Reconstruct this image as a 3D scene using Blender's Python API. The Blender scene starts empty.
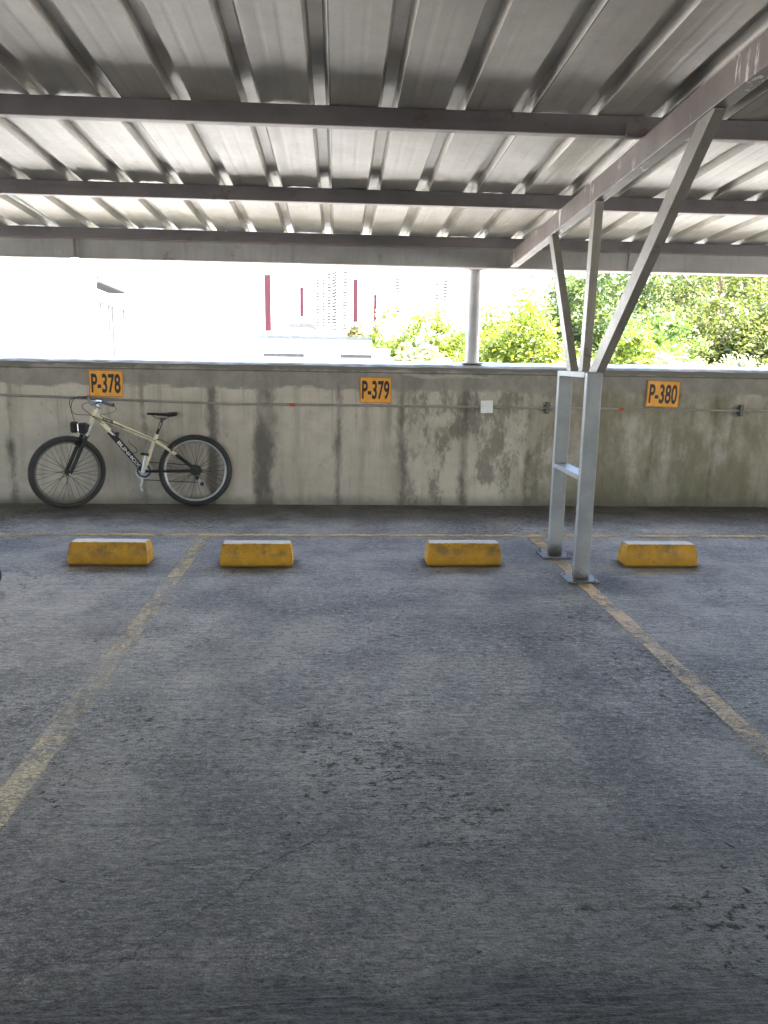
import bpy, bmesh, math, random
import numpy as np
from mathutils import Vector, Matrix
random.seed(7); rng = np.random.default_rng(11)
sc = bpy.context.scene
COL = sc.collection
R = math.radians

# ------------------------------------------------------------------ camera
cd = bpy.data.cameras.new('camera'); cam = bpy.data.objects.new('camera', cd); COL.objects.link(cam)
cd.sensor_fit = 'VERTICAL'; cd.sensor_height = 36; cd.lens = 770 / 1024 * 36
cd.clip_start = 0.05; cd.clip_end = 3000
yaw, pitch, roll = R(3.538), R(11.182), R(0.95)
fwd = Vector((math.sin(yaw) * math.cos(pitch), math.cos(yaw) * math.cos(pitch), -math.sin(pitch)))
rgt = Vector((math.cos(yaw), -math.sin(yaw), 0)); up = rgt.cross(fwd)
r2 = rgt * math.cos(roll) + up * math.sin(roll); u2 = -rgt * math.sin(roll) + up * math.cos(roll)
m = Matrix((r2, u2, -fwd)).transposed().to_4x4(); m.translation = (0, 0, 1.37)
cam.matrix_world = m
sc.camera = cam

# ------------------------------------------------------------------ light
SUN_EL, SUN_AZ = 57.0, 124.0          # azimuth of the sun clockwise from +Y (so behind the camera, to the right)
w = bpy.data.worlds.new('World'); sc.world = w; w.use_nodes = True
wn = w.node_tree; wn.nodes.clear()
sky = wn.nodes.new('ShaderNodeTexSky'); sky.sky_type = 'NISHITA'; sky.sun_disc = False
sky.sun_elevation = R(SUN_EL); sky.sun_rotation = R(SUN_AZ); sky.air_density = 1.0; sky.dust_density = 2.5
bg = wn.nodes.new('ShaderNodeBackground'); bg.inputs[1].default_value = 0.15
wo = wn.nodes.new('ShaderNodeOutputWorld')
wn.links.new(sky.outputs[0], bg.inputs[0]); wn.links.new(bg.outputs[0], wo.inputs[0])
sd = bpy.data.lights.new('sun', 'SUN'); sd.energy = 4.3; sd.angle = R(0.5); sd.color = (1, 0.95, 0.88)
sun = bpy.data.objects.new('sun', sd); COL.objects.link(sun)
tos = Vector((math.sin(R(SUN_AZ)) * math.cos(R(SUN_EL)), math.cos(R(SUN_AZ)) * math.cos(R(SUN_EL)), math.sin(R(SUN_EL))))
sun.rotation_euler = tos.to_track_quat('Z', 'Y').to_euler(); sun.location = tos * 40
vs = sc.view_settings
sc.display_settings.display_device = 'sRGB'
vs.view_transform = 'Standard'; vs.look = 'None'; vs.gamma = 1; vs.use_curve_mapping = False
vs.exposure = 4.3
cy = sc.cycles
cy.max_bounces = 10; cy.diffuse_bounces = 7; cy.glossy_bounces = 4; cy.transparent_max_bounces = 16
cy.sample_clamp_indirect = 8; cy.use_denoising = True; cy.caustics_reflective = False; cy.caustics_refractive = False

# ------------------------------------------------------------------ helpers
class G:
    """tiny node graph writer"""
    def __init__(s, name):
        s.m = bpy.data.materials.new(name); s.m.use_nodes = True; s.t = s.m.node_tree; s.t.nodes.clear()
        s.out = s.t.nodes.new('ShaderNodeOutputMaterial')
        s.co = s.t.nodes.new('ShaderNodeTexCoord').outputs['Object']
    def n(s, typ, **kw):
        x = s.t.nodes.new(typ)
        for k, v in kw.items(): setattr(x, k, v)
        return x
    def set(s, sock, v):
        if hasattr(v, 'links'): s.t.links.new(v, sock)
        elif v is not None:
            if isinstance(v, tuple) and len(v) == 3 and sock.type == 'RGBA': v = (*v, 1)
            sock.default_value = v
    def math(s, op, a, b=None, c=None, clamp=False):
        x = s.n('ShaderNodeMath', operation=op, use_clamp=clamp)
        s.set(x.inputs[0], a)
        if b is not None: s.set(x.inputs[1], b)
        if c is not None: s.set(x.inputs[2], c)
        return x.outputs[0]
    def mapping(s, sc=(1, 1, 1), loc=(0, 0, 0), rot=(0, 0, 0), co=None):
        x = s.n('ShaderNodeMapping'); s.set(x.inputs[0], co or s.co)
        x.inputs['Scale'].default_value = sc; x.inputs['Location'].default_value = loc; x.inputs['Rotation'].default_value = rot
        return x.outputs[0]
    def noise(s, scale, detail=4, rough=.55, co=None, dist=0, color=False):
        x = s.n('ShaderNodeTexNoise'); s.set(x.inputs['Vector'], co or s.co)
        x.inputs['Scale'].default_value = scale; x.inputs['Detail'].default_value = detail
        x.inputs['Roughness'].default_value = rough; x.inputs['Distortion'].default_value = dist
        return x.outputs['Color' if color else 'Fac']
    def vor(s, scale, feature='F1', co=None):
        x = s.n('ShaderNodeTexVoronoi', feature=feature); s.set(x.inputs['Vector'], co or s.co); x.inputs['Scale'].default_value = scale
        return x.outputs['Distance']
    def step(s, v, lo, hi, a=0., b=1.):
        x = s.n('ShaderNodeMapRange', interpolation_type='SMOOTHSTEP'); s.set(x.inputs[0], v)
        x.inputs[1].default_value = lo; x.inputs[2].default_value = hi; x.inputs[3].default_value = a; x.inputs[4].default_value = b
        return x.outputs[0]
    def mix(s, f, a, b, mode='MIX'):
        x = s.n('ShaderNodeMix', data_type='RGBA', blend_type=mode)
        s.set(x.inputs[0], f); s.set(x.inputs[6], a); s.set(x.inputs[7], b)
        return x.outputs[2]
    def xyz(s, co=None):
        x = s.n('ShaderNodeSeparateXYZ'); s.set(x.inputs[0], co or s.co); return x.outputs
    def bump(s, h, strength=.3, dist=.01, prev=None):
        x = s.n('ShaderNodeBump'); x.inputs['Strength'].default_value = strength; x.inputs['Distance'].default_value = dist
        s.set(x.inputs['Height'], h)
        if prev: s.set(x.inputs['Normal'], prev)
        return x.outputs[0]
    def bsdf(s, color, rough=.6, metal=0., normal=None, spec=.5, **kw):
        x = s.n('ShaderNodeBsdfPrincipled')
        s.set(x.inputs['Base Color'], color); s.set(x.inputs['Roughness'], rough); s.set(x.inputs['Metallic'], metal)
        s.set(x.inputs['Specular IOR Level'], spec)
        if normal: s.set(x.inputs['Normal'], normal)
        for k, v in kw.items(): s.set(x.inputs[k], v)
        return x.outputs[0]
    def done(s, sh): s.t.links.new(sh, s.out.inputs[0]); return s.m

def plain(name, col, rough=.5, metal=0., var=.15, nscale=12, bump=.0, spec=.5):
    g = G(name); n = g.noise(nscale, 5, .6)
    c = g.mix(g.step(n, .3, .7), tuple(v * (1 - var) for v in col), tuple(min(1, v * (1 + var)) for v in col))
    nb = g.bump(n, bump, .004) if bump else None
    return g.done(g.bsdf(c, rough, metal, nb, spec))

def link(name, me, mat=None, parent=None, smooth=False):
    o = bpy.data.objects.new(name, me); COL.objects.link(o)
    if mat is not None: me.materials.append(mat)
    if parent is not None: o.parent = parent
    if smooth:
        for p in me.polygons: p.use_smooth = True
    return o
def tag(o, label=None, cat=None, group=None, kind=None):
    if label: o['label'] = label
    if cat: o['category'] = cat
    if group: o['group'] = group
    if kind: o['kind'] = kind
    return o
def thing(name, loc, label, cat, group=None):
    o = bpy.data.objects.new(name, None); COL.objects.link(o); o.location = loc; o.empty_display_size = .1
    return tag(o, label, cat, group)

class MB:
    """collects boxes, bars and tubes into ONE mesh"""
    def __init__(s, off=(0, 0, 0)): s.b = bmesh.new(); s.off = Vector(off)
    def box(s, x0, x1, y0, y1, z0, z1, bev=0):
        vs_ = [s.b.verts.new(Vector((x, y, z)) - s.off) for x in (x0, x1) for y in (y0, y1) for z in (z0, z1)]
        fs = [s.b.faces.new([vs_[i] for i in q]) for q in ((0, 1, 3, 2), (4, 6, 7, 5), (0, 4, 5, 1), (2, 3, 7, 6), (0, 2, 6, 4), (1, 5, 7, 3))]
        if bev:
            ed = list({e for f in fs for e in f.edges}); bmesh.ops.bevel(s.b, geom=ed, offset=bev, segments=2, profile=.5, affect='EDGES')
        return s
    def bar(s, p0, p1, wx, h, side=(1, 0, 0), cut=None):
        p0, p1 = Vector(p0) - s.off, Vector(p1) - s.off; d = (p1 - p0).normalized(); sx = Vector(side).normalized(); n = d.cross(sx).normalized()
        vs_ = []
        for p in (p0, p1):
            for a, b in ((-1, -1), (1, -1), (1, 1), (-1, 1)): vs_.append(s.b.verts.new(p + sx * a * wx / 2 + n * b * h / 2))
        if cut is not None:
            for v in vs_[:4]: v.co += d * ((cut - s.off.z - v.co.z) / d.z)
        for q in ((0, 1, 2, 3), (7, 6, 5, 4), (0, 4, 5, 1), (1, 5, 6, 2), (2, 6, 7, 3), (3, 7, 4, 0)): s.b.faces.new([vs_[i] for i in q])
        return s
    def tube(s, pts, r, seg=10, closed=False):
        pts = [Vector(p) - s.off for p in pts]; rs = r if isinstance(r, (list, tuple)) else [r] * len(pts)
        rings = []; prev = None; N = len(pts)
        for i, p in enumerate(pts):
            if closed: t = pts[(i + 1) % N] - pts[i - 1]
            else: t = pts[min(i + 1, N - 1)] - pts[max(i - 1, 0)]
            t.normalize()
            if prev is None:
                a = Vector((0, 0, 1)) if abs(t.z) < .9 else Vector((1, 0, 0)); u = t.cross(a).normalized()
            else: u = (prev - t * prev.dot(t)).normalized()
            prev = u; v = t.cross(u)
            rings.append([s.b.verts.new(p + (u * math.cos(k * 2 * math.pi / seg) + v * math.sin(k * 2 * math.pi / seg)) * rs[i]) for k in range(seg)])
        for i in range(N if closed else N - 1):
            a, b = rings[i], rings[(i + 1) % N]
            for k in range(seg): s.b.faces.new((a[k], a[(k + 1) % seg], b[(k + 1) % seg], b[k]))
        if not closed: s.b.faces.new(rings[0][::-1]); s.b.faces.new(rings[-1])
        return s
    def loft(s, loops, cap=True):
        rs = [[s.b.verts.new(Vector(p) - s.off) for p in L] for L in loops]
        for a, b in zip(rs, rs[1:]):
            n = len(a)
            for k in range(n): s.b.faces.new((a[k], a[(k + 1) % n], b[(k + 1) % n], b[k]))
        if cap: s.b.faces.new(rs[0][::-1]); s.b.faces.new(rs[-1])
        return s
    def xf(s, M): bmesh.ops.transform(s.b, matrix=M, verts=s.b.verts); return s
    def build(s, name, mat=None, parent=None, smooth=False, bev=0):
        if bev: bmesh.ops.bevel(s.b, geom=list(s.b.edges), offset=bev, segments=2, profile=.5, affect='EDGES')
        bmesh.ops.recalc_face_normals(s.b, faces=s.b.faces)
        me = bpy.data.meshes.new(name); s.b.to_mesh(me); s.b.free()
        if smooth:
            for p in me.polygons: p.use_smooth = True
            try: me.set_sharp_from_angle(angle=R(40))
            except Exception: pass
        return link(name, me, mat, parent)

def text_mesh(body, size, extrude, sx=1., offset=0., spacing=1.):
    cu = bpy.data.curves.new('lettering', 'FONT'); cu.body = body; cu.size = size; cu.extrude = extrude; cu.offset = offset
    cu.align_x = 'CENTER'; cu.align_y = 'CENTER'; cu.space_character = spacing
    o = bpy.data.objects.new('lettering', cu); COL.objects.link(o)
    dg = bpy.context.evaluated_depsgraph_get(); me = bpy.data.meshes.new_from_object(o.evaluated_get(dg))
    bpy.data.objects.remove(o); bpy.data.curves.remove(cu)
    me.transform(Matrix.Diagonal((sx, 1, 1, 1)))
    return me

# ------------------------------------------------------------------ materials
def mat_floor():
    g = G('floor_concrete'); X = g.xyz(); x, y = X[0], X[1]
    big = g.noise(.55, 6, .6, dist=.4); mid = g.noise(2.3, 8, .65); fine = g.noise(38, 4, .7)
    broom = g.noise(1, 5, .7, co=g.mapping((7, 105, 1), rot=(0, 0, R(1.2))))
    broom2 = g.noise(1, 3, .6, co=g.mapping((.8, 22, 1), rot=(0, 0, R(-.8))))
    c = g.mix(g.step(big, .36, .62), (.30, .27, .232), (.58, .522, .45))
    c = g.mix(g.step(mid, .36, .66, .0, .55), c, (.115, .115, .120))
    c = g.mix(g.step(g.noise(1.3, 7, .68, co=g.mapping(loc=(7, 3, 0))), .55, .72, 0, .6), c, (.54, .485, .41))
    c = g.mix(g.step(broom, .42, .66, 0, .38), c, (.08, .08, .082))
    c = g.mix(g.step(broom2, .5, .7, 0, .3), c, (.11, .108, .108))
    # brown worn patches
    c = g.mix(g.step(g.noise(1.1, 8, .7, co=g.mapping(loc=(-3, 11, 0))), .58, .72, 0, .35), c, (.16, .135, .11))
    # chips and pits in irregular clusters
    pm = g.step(g.noise(1.0, 5, .62, co=g.mapping(loc=(2, -5, 4))), .44, .64)
    cl = g.noise(1, 5, .75, co=g.mapping((20, 31, 1)), dist=.3); cl2 = g.noise(1, 4, .7, co=g.mapping((48, 90, 1), loc=(3, 1, 0)), dist=.4)
    pit = g.math('MULTIPLY', g.step(g.math('ADD', cl, g.math('MULTIPLY', pm, .13)), .668, .73), g.step(pm, 0, .4, .6, 1))
    pit2 = g.math('MULTIPLY', g.step(cl2, .615, .665), g.step(pm, .1, .7, .4, .95))
    gg = g.noise(1, 3, .6, co=g.mapping((5, 13, 1), loc=(9, 4, 1)), dist=.8); pit3 = g.step(gg, .725, .75)
    pits = g.math('MAXIMUM', g.math('MAXIMUM', pit, pit2), pit3)
    c = g.mix(g.math('MULTIPLY', pits, .58), c, (.05, .033, .032))
    hi = g.math('MULTIPLY', g.step(g.noise(1, 5, .75, co=g.mapping((22, 60, 1), loc=(8, 8, 3)), dist=.5), .58, .70), g.step(g.noise(1.4, 4, .6, co=g.mapping(loc=(1, 9, 2))), .42, .62))
    c = g.mix(g.math('MULTIPLY', hi, .65), c, (.68, .63, .56))
    spk = g.math('MULTIPLY', g.step(g.vor(60), .03, .10, 1, 0), g.step(g.noise(4, 2), .56, .66))
    c = g.mix(g.math('MULTIPLY', spk, .5), c, (.42, .42, .42))
    # sand and aggregate showing through the worn laitance
    gr1 = g.noise(1, 4, .8, co=g.mapping((75, 120, 1), loc=(4, 2, 1))); gr2 = g.noise(1, 3, .75, co=g.mapping((26, 44, 1), loc=(1, 7, 5)), dist=.3); gr3 = g.noise(190, 2, .7)
    wear = g.step(g.noise(.75, 5, .62, co=g.mapping(loc=(11, 2, 6))), .36, .62, .45, 1)
    gsum = g.math('ADD', g.math('MULTIPLY', gr1, .42), g.math('ADD', g.math('MULTIPLY', gr2, .33), g.math('MULTIPLY', gr3, .25)))
    c = g.mix(g.math('MULTIPLY', g.step(gsum, .515, .575), g.math('MULTIPLY', wear, .70)), c, (.66, .61, .54))
    c = g.mix(g.math('MULTIPLY', g.step(gsum, .425, .485, 1, 0), g.math('MULTIPLY', wear, .80)), c, (.055, .052, .048))
    # oil drips and dull tyre tracks
    oil = g.math('MULTIPLY', g.step(g.noise(1.5, 5, .6, co=g.mapping((1.3, 1, 1), loc=(21, 3, 6))), .60, .70), g.step(g.noise(.5, 3, .5, co=g.mapping(loc=(2, 31, 0))), .42, .6))
    c = g.mix(g.math('MULTIPLY', oil, .5), c, (.05, .049, .047))
    tx = g.math('ABSOLUTE', g.math('SUBTRACT', g.math('ABSOLUTE', g.math('SUBTRACT', g.math('ADD', x, g.math('MULTIPLY', g.noise(.8, 4, .6), .35)), .44)), .74))
    c = g.mix(g.math('MULTIPLY', g.step(tx, .06, .20, 1, 0), g.step(y, 4.2, 5.0, .24, 0)), c, (.07, .069, .068))
    # dimmer foreground light painted into the floor colour, ragged edge towards the bays
    fore_dim = g.step(g.math('ADD', y, g.math('MULTIPLY', g.math('SUBTRACT', g.noise(1.1, 7, .66, co=g.mapping(loc=(14, 5, 8))), .5), 1.6)), 1.7, 3.0, 1, 0)
    c = g.mix(g.math('MULTIPLY', fore_dim, .48), c, (.075, .069, .061))
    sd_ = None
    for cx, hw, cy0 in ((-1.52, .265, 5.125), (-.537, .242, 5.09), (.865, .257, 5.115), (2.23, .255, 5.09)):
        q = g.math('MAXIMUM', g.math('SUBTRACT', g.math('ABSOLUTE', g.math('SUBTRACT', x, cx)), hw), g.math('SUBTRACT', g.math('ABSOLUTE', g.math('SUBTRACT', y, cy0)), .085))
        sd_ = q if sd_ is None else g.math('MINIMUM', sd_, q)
    c = g.mix(g.step(g.math('ADD', sd_, g.math('MULTIPLY', g.math('SUBTRACT', g.noise(9, 6, .7), .5), .10)), .0, .06, .7, 0), c, (.045, .041, .036))  # contact shadows of the wheel stops painted onto the floor
    # one long hairline crack and a few faint ones
    wob = g.math('MULTIPLY', g.math('SUBTRACT', g.noise(7, 6, .7), .5), .14)
    d = g.math('ABSOLUTE', g.math('ADD', g.math('ADD', g.math('MULTIPLY', x, .727), g.math('MULTIPLY', y, -.687)), g.math('ADD', wob, 1.433)))
    ck = g.math('MULTIPLY', g.step(d, .0006, .003, 1, 0), g.math('MULTIPLY', g.step(x, -.58, -.46), g.step(x, -.08, .06, 1, 0)))
    e = g.n('ShaderNodeTexVoronoi', feature='DISTANCE_TO_EDGE'); e.inputs['Scale'].default_value = .45
    wv = g.n('ShaderNodeVectorMath', operation='ADD'); g.set(wv.inputs[0], g.co)
    sv = g.n('ShaderNodeVectorMath', operation='SCALE'); g.set(sv.inputs[0], g.noise(3.5, 6, .7, color=True)); sv.inputs['Scale'].default_value = .45
    g.set(wv.inputs[1], sv.outputs[0]); g.set(e.inputs['Vector'], wv.outputs[0])
    ck2 = g.math('MULTIPLY', g.step(e.outputs['Distance'], .0012, .004, 1, 0), g.step(g.noise(.8, 3), .55, .62))
    ck = g.math('MAXIMUM', ck, g.math('MULTIPLY', ck2, .7))
    c = g.mix(g.math('MULTIPLY', ck, .8), c, (.03, .03, .03))
    # rough dark concrete joint strip close to the viewer, grime with painted shade at the wall foot, dark patch by the front post
    near = g.step(g.math('ADD', y, g.math('MULTIPLY', g.noise(2, 5, .6), .35)), 1.60, 1.74, 1, 0)
    c = g.mix(g.math('MULTIPLY', near, .85), c, g.mix(g.step(broom, .42, .6), (.028, .026, .025), (.11, .10, .092)))
    dirt_shade = g.step(g.math('ADD', y, g.math('MULTIPLY', g.noise(2.2, 6, .65), .7)), 6.55, 7.05)
    c = g.mix(g.math('MULTIPLY', dirt_shade, .75), c, (.062, .058, .052))
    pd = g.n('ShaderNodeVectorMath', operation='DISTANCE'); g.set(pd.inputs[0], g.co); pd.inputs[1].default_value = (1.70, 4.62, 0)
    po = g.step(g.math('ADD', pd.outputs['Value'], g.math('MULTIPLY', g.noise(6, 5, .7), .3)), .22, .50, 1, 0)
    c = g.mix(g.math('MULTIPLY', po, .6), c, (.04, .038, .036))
    h = g.math('ADD', g.math('MULTIPLY', g.math('ADD', broom, g.math('MULTIPLY', gsum, 1.6)), .45), g.math('ADD', g.math('MULTIPLY', fine, .35), g.math('MULTIPLY', mid, .8)))
    h = g.math('SUBTRACT', h, g.math('ADD', g.math('MULTIPLY', pits, 1.0), g.math('MULTIPLY', ck, 1.2)))
    h = g.math('ADD', h, g.math('MULTIPLY', g.noise(1, 6, .72, co=g.mapping((16, 26, 1), loc=(5, 5, 5))), 1.3))
    nb = g.bump(h, 1.0, .022)
    ro = g.step(mid, .3, .7, .36, .56); spc = g.math('MULTIPLY', g.math('SUBTRACT', 1, pits), g.step(gsum, .44, .56, .08, .30))
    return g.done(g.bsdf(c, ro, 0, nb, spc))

JOINTS = (-2.993, -2.40, -1.79, -1.163, -.68, .004, .61, 1.193, 1.82, 2.42, 3.015, 3.631, 4.24)
def mat_wall():
    g = G('wall_concrete'); X = g.xyz(); x, z = X[0], X[2]
    n1 = g.noise(1.1, 7, .62); n2 = g.noise(5, 8, .68); st = g.noise(1, 6, .6, co=g.mapping((7, 1, .7)))
    c = g.mix(g.step(n1, .3, .7), (.43, .395, .345), (.565, .525, .465))
    c = g.mix(g.step(n2, .42, .7, 0, .4), c, (.30, .27, .225))
    c = g.mix(g.step(st, .48, .72, 0, .35), c, (.20, .185, .16))
    dp = g.math('MULTIPLY', g.step(g.noise(1, 6, .68, co=g.mapping((13, 1, .5), loc=(2, 0, 5))), .52, .66), g.step(z, .25, 1.1, .1, 1))
    c = g.mix(g.math('MULTIPLY', dp, .36), c, (.12, .11, .092))
    # formwork joints : ragged dark streaks
    wob = g.math('MULTIPLY', g.math('SUBTRACT', g.noise(4.2, 8, .72, co=g.mapping((1, 1, .6))), .5), .26)
    wob2 = g.math('MULTIPLY', g.math('SUBTRACT', g.noise(.9, 2, .5, co=g.mapping((1, 1, 2.2), loc=(4, 0, 9))), .5), .10)
    xx = g.math('ADD', g.math('ADD', x, wob2), 0.)
    j = None
    for k, jx in enumerate(JOINTS):
        wd = {-.68: .095, -1.163: .05, -2.993: .012, -1.79: .004, -2.40: -.03, 1.193: .028, .61: .022, .004: .018}.get(jx, .005)
        d = g.math('ABSOLUTE', g.math('SUBTRACT', xx, jx))
        s_ = g.math('SUBTRACT', d, wd)
        j = s_ if j is None else g.math('MINIMUM', j, s_)
    jm = g.step(g.math('ADD', j, wob), -.045, .035, 1, 0)
    seam = g.step(j, -.006, .004, 1, 0)
    jm = g.math('MULTIPLY', jm, g.step(g.noise(2.0, 4, .6, co=g.mapping((1.5, 1, .8), loc=(1, 2, 3))), .30, .52, .35, 1))
    c = g.mix(g.math('MULTIPLY', jm, .82), c, (.088, .082, .073))
    # blotches of damp between x=.5 and 2.1
    bl = g.math('MULTIPLY', g.step(g.noise(2.6, 9, .74, co=g.mapping((1.4, 1, .7), loc=(3, 1, 7))),   .47, .60),
                g.math('MULTIPLY', g.step(x, .35, .8), g.step(x, 1.7, 2.4, 1, .45)))
    c = g.mix(g.math('MULTIPLY', bl, .66), c, (.10, .094, .082))
    # small slanted pock marks
    pk = g.math('MULTIPLY', g.step(g.noise(1, 4, .7, co=g.mapping((30, 1, 9), rot=(0, R(-17), 0)), dist=.4), .645, .70), g.step(g.noise(1.6, 5, .65, co=g.mapping(loc=(6, 6, 1))), .44, .58))
    c = g.mix(g.math('MULTIPLY', pk, .75), c, (.075, .07, .063))
    # moss and algae to the right of the posts
    al = g.math('MULTIPLY', g.step(x, 1.4, 2.4), g.step(g.noise(2.1, 7, .66, co=g.mapping((1.6, 1, .8))), .34, .62))
    c = g.mix(g.math('MULTIPLY', al, .66), c, (.13, .125, .06))
    gr = g.math('MULTIPLY', g.step(x, 1.5, 2.2), g.step(z, .0, .5, 1, 0)); c = g.mix(g.math('MULTIPLY', gr, .5), c, (.06, .06, .032))
    c = g.mix(g.step(x, 1.6, 2.6, 0, .25), c, (.15, .14, .10))
    # grey skim band along the top, with broken lower edge
    zb = g.math('ADD', z, g.math('MULTIPLY', g.math('SUBTRACT', g.noise(3, 7, .65, co=g.mapping((1, 1, 2.5))), .5), .22))
    band = g.step(zb, 1.075, 1.115)
    c = g.mix(g.math('MULTIPLY', band, .85), c, g.mix(g.step(n2, .35, .7), (.19, .184, .168), (.29, .28, .255)))
    rim = g.step(zb, 1.255, 1.275); c = g.mix(g.math('MULTIPLY', rim, .8), c, (.15, .145, .13))
    crust = g.math('MULTIPLY', g.step(g.math('ABSOLUTE', g.math('SUBTRACT', zb, 1.235)), .008, .02, 1, 0), g.math('MULTIPLY', g.step(x, .3, .5), g.step(x, 1.35, 1.5, 1, 0)))
    c = g.mix(g.math('MULTIPLY', crust, .6), c, (.42, .39, .34))
    line = g.step(g.math('ABSOLUTE', g.math('SUBTRACT', z, 1.252)), .003, .008, 1, 0); c = g.mix(g.math('MULTIPLY', line, .7), c, (.07, .07, .06))
    # dirty foot
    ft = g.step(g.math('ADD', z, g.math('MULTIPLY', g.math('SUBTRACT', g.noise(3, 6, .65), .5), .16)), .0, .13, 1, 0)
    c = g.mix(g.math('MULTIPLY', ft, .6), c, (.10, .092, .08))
    h = g.math('SUBTRACT', g.math('ADD', n2, g.math('MULTIPLY', g.noise(45, 3, .6), .25)), g.math('ADD', pk, g.math('MULTIPLY', jm, .3)))
    return g.done(g.bsdf(c, .85, 0, g.bump(h, .5, .012), .25))

def mat_galv(name, base, rough=.45, rust=0., metal=.55, streak=(30, 1.2, 1), sk=.35):
    g = G(name); n = g.noise(3, 6, .6); s_ = g.noise(1, 4, .6, co=g.mapping(streak)); sp = g.noise(60, 3, .6)
    c = g.mix(g.step(n, .3, .7), tuple(v * .82 for v in base), tuple(v * 1.12 for v in base))
    c = g.mix(g.step(s_, .5, .75, 0, sk), c, tuple(v * .55 for v in base))
    if rust:
        rm = g.step(g.noise(4.5, 8, .7), .62 - rust * .3, .72 - rust * .3)
        c = g.mix(g.math('MULTIPLY', rm, .8), c, (.115, .07, .048))
    return g.done(g.bsdf(c, g.step(sp, .3, .7, rough - .08, rough + .1), metal, g.bump(sp, .08, .003)))
M_floor, M_wall = mat_floor(), mat_wall()
M_sheet = mat_galv('roof_sheet_metal', (.44, .415, .375), .5, 0, .12, (26, .6, 1), .16)
def mat_sheet():
    g = G('roof_sheet_metal'); X = g.xyz(); n = g.noise(2.4, 7, .62); s_ = g.noise(1, 5, .6, co=g.mapping((24, .6, 1))); sp = g.noise(60, 3, .6)
    base = (.485, .45, .39); c = g.mix(g.step(n, .3, .7), tuple(v * .84 for v in base), tuple(v * 1.1 for v in base))
    c = g.mix(g.step(s_, .5, .75, 0, .16), c, tuple(v * .6 for v in base))
    dr = g.math('MULTIPLY', g.step(g.noise(1, 6, .7, co=g.mapping((46, 5, 1))), .53, .64), g.math('MULTIPLY', g.step(X[1], -1.75, -1.45), g.step(X[1], -1.2, -.85, 1, 0)))
    c = g.mix(g.math('MULTIPLY', dr, .5), c, (.22, .185, .145))         # dried drip marks behind the last purlin but one
    lap = g.math('ABSOLUTE', g.math('SUBTRACT', g.math('MULTIPLY', g.math('FRACT', g.math('DIVIDE', g.math('ADD', X[0], 30.017), .999)), .999), .004 ))
    c = g.mix(g.step(lap, .0015, .0035, .85, 0), c, (.05, .045, .04))      # sheet laps
    ru = g.math('MULTIPLY', g.step(g.noise(5, 8, .72), .60, .70), g.step(lap, .02, .09, 1, .12)); c = g.mix(g.math('MULTIPLY', ru, .5), c, (.20, .135, .09))
    return g.done(g.bsdf(c, g.step(sp, .3, .7, .42, .6), .12, g.bump(sp, .08, .003)))
M_sheet = mat_sheet()
M_purlin = mat_galv('purlin_paint', (.165, .150, .150), .5, .08, .1, (1, 30, 30))
M_beam = mat_galv('eave_beam_paint', (.33, .325, .315), .55, .05, .1, (30, 30, 1.5))
def mat_rafter():
    g = G('rafter_primer'); n = g.noise(3, 6, .65); d = g.noise(1, 6, .65, co=g.mapping((30, 14, 3.0)))
    c = g.mix(g.step(n, .3, .7), (.105, .084, .072), (.175, .147, .130))
    patch = g.math('MULTIPLY', g.step(d, .56, .64), g.step(g.noise(2.2, 4), .46, .58))
    c = g.mix(g.math('MULTIPLY', patch, .85), c, (.62, .60, .57))
    return g.done(g.bsdf(c, .5, .1, g.bump(n, .15, .004)))
M_rafter = mat_rafter(); M_lit_under = mat_galv('lit_underside_tone', (.40, .34, .32), .6, .05, .05, (1, 20, 20))  # paler tone paints outside bounce light onto the steel undersides
M_strut = mat_galv('strut_paint', (.215, .197, .172), .5, .12, .1, (40, 14, 2))
def mat_post():
    g = G('post_galvanised'); X = g.xyz(); n = g.noise(3, 6, .6); st = g.noise(1, 5, .65, co=g.mapping((26, 26, 1.2))); sp = g.noise(60, 3, .6)
    c = g.mix(g.step(n, .3, .7), (.25, .262, .275), (.36, .375, .39)); c = g.mix(g.step(st, .50, .72, 0, .4), c, (.20, .205, .21))
    ru = g.step(g.math('ADD', X[2], g.math('MULTIPLY', g.math('SUBTRACT', g.noise(9, 7, .7), .5), .22)), .02, .10, .8, 0); c = g.mix(ru, c, (.10, .065, .045))
    sc_ = g.math('MULTIPLY', g.step(g.noise(1, 6, .75, co=g.mapping((14, 14, 40))), .62, .67), g.step(g.math('ABSOLUTE', g.math('SUBTRACT', X[2], .45)), .12, .30, 1, .15)); c = g.mix(g.math('MULTIPLY', sc_, .6), c, (.10, .10, .10))
    return g.done(g.bsdf(c, g.step(sp, .3, .7, .42, .6), .15, g.bump(sp, .08, .003)))
M_post = mat_post()
M_plate = mat_galv('base_plate_steel', (.17, .165, .16), .5, .35, .4)
M_bolt = plain('bolt_steel', (.35, .34, .33), .45, .6)
M_col = mat_galv('round_column_paint', (.46, .455, .45), .55, 0, .1, (20, 20, 1))
def mat_cap():
    g = G('wall_top_mortar'); n = g.noise(6, 7, .65)
    c = g.mix(g.step(n, .3, .7), (.30, .31, .31), (.48, .48, .47)); return g.done(g.bsdf(c, .7, 0, g.bump(n, .6, .01)))
M_cap = mat_cap()
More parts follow.
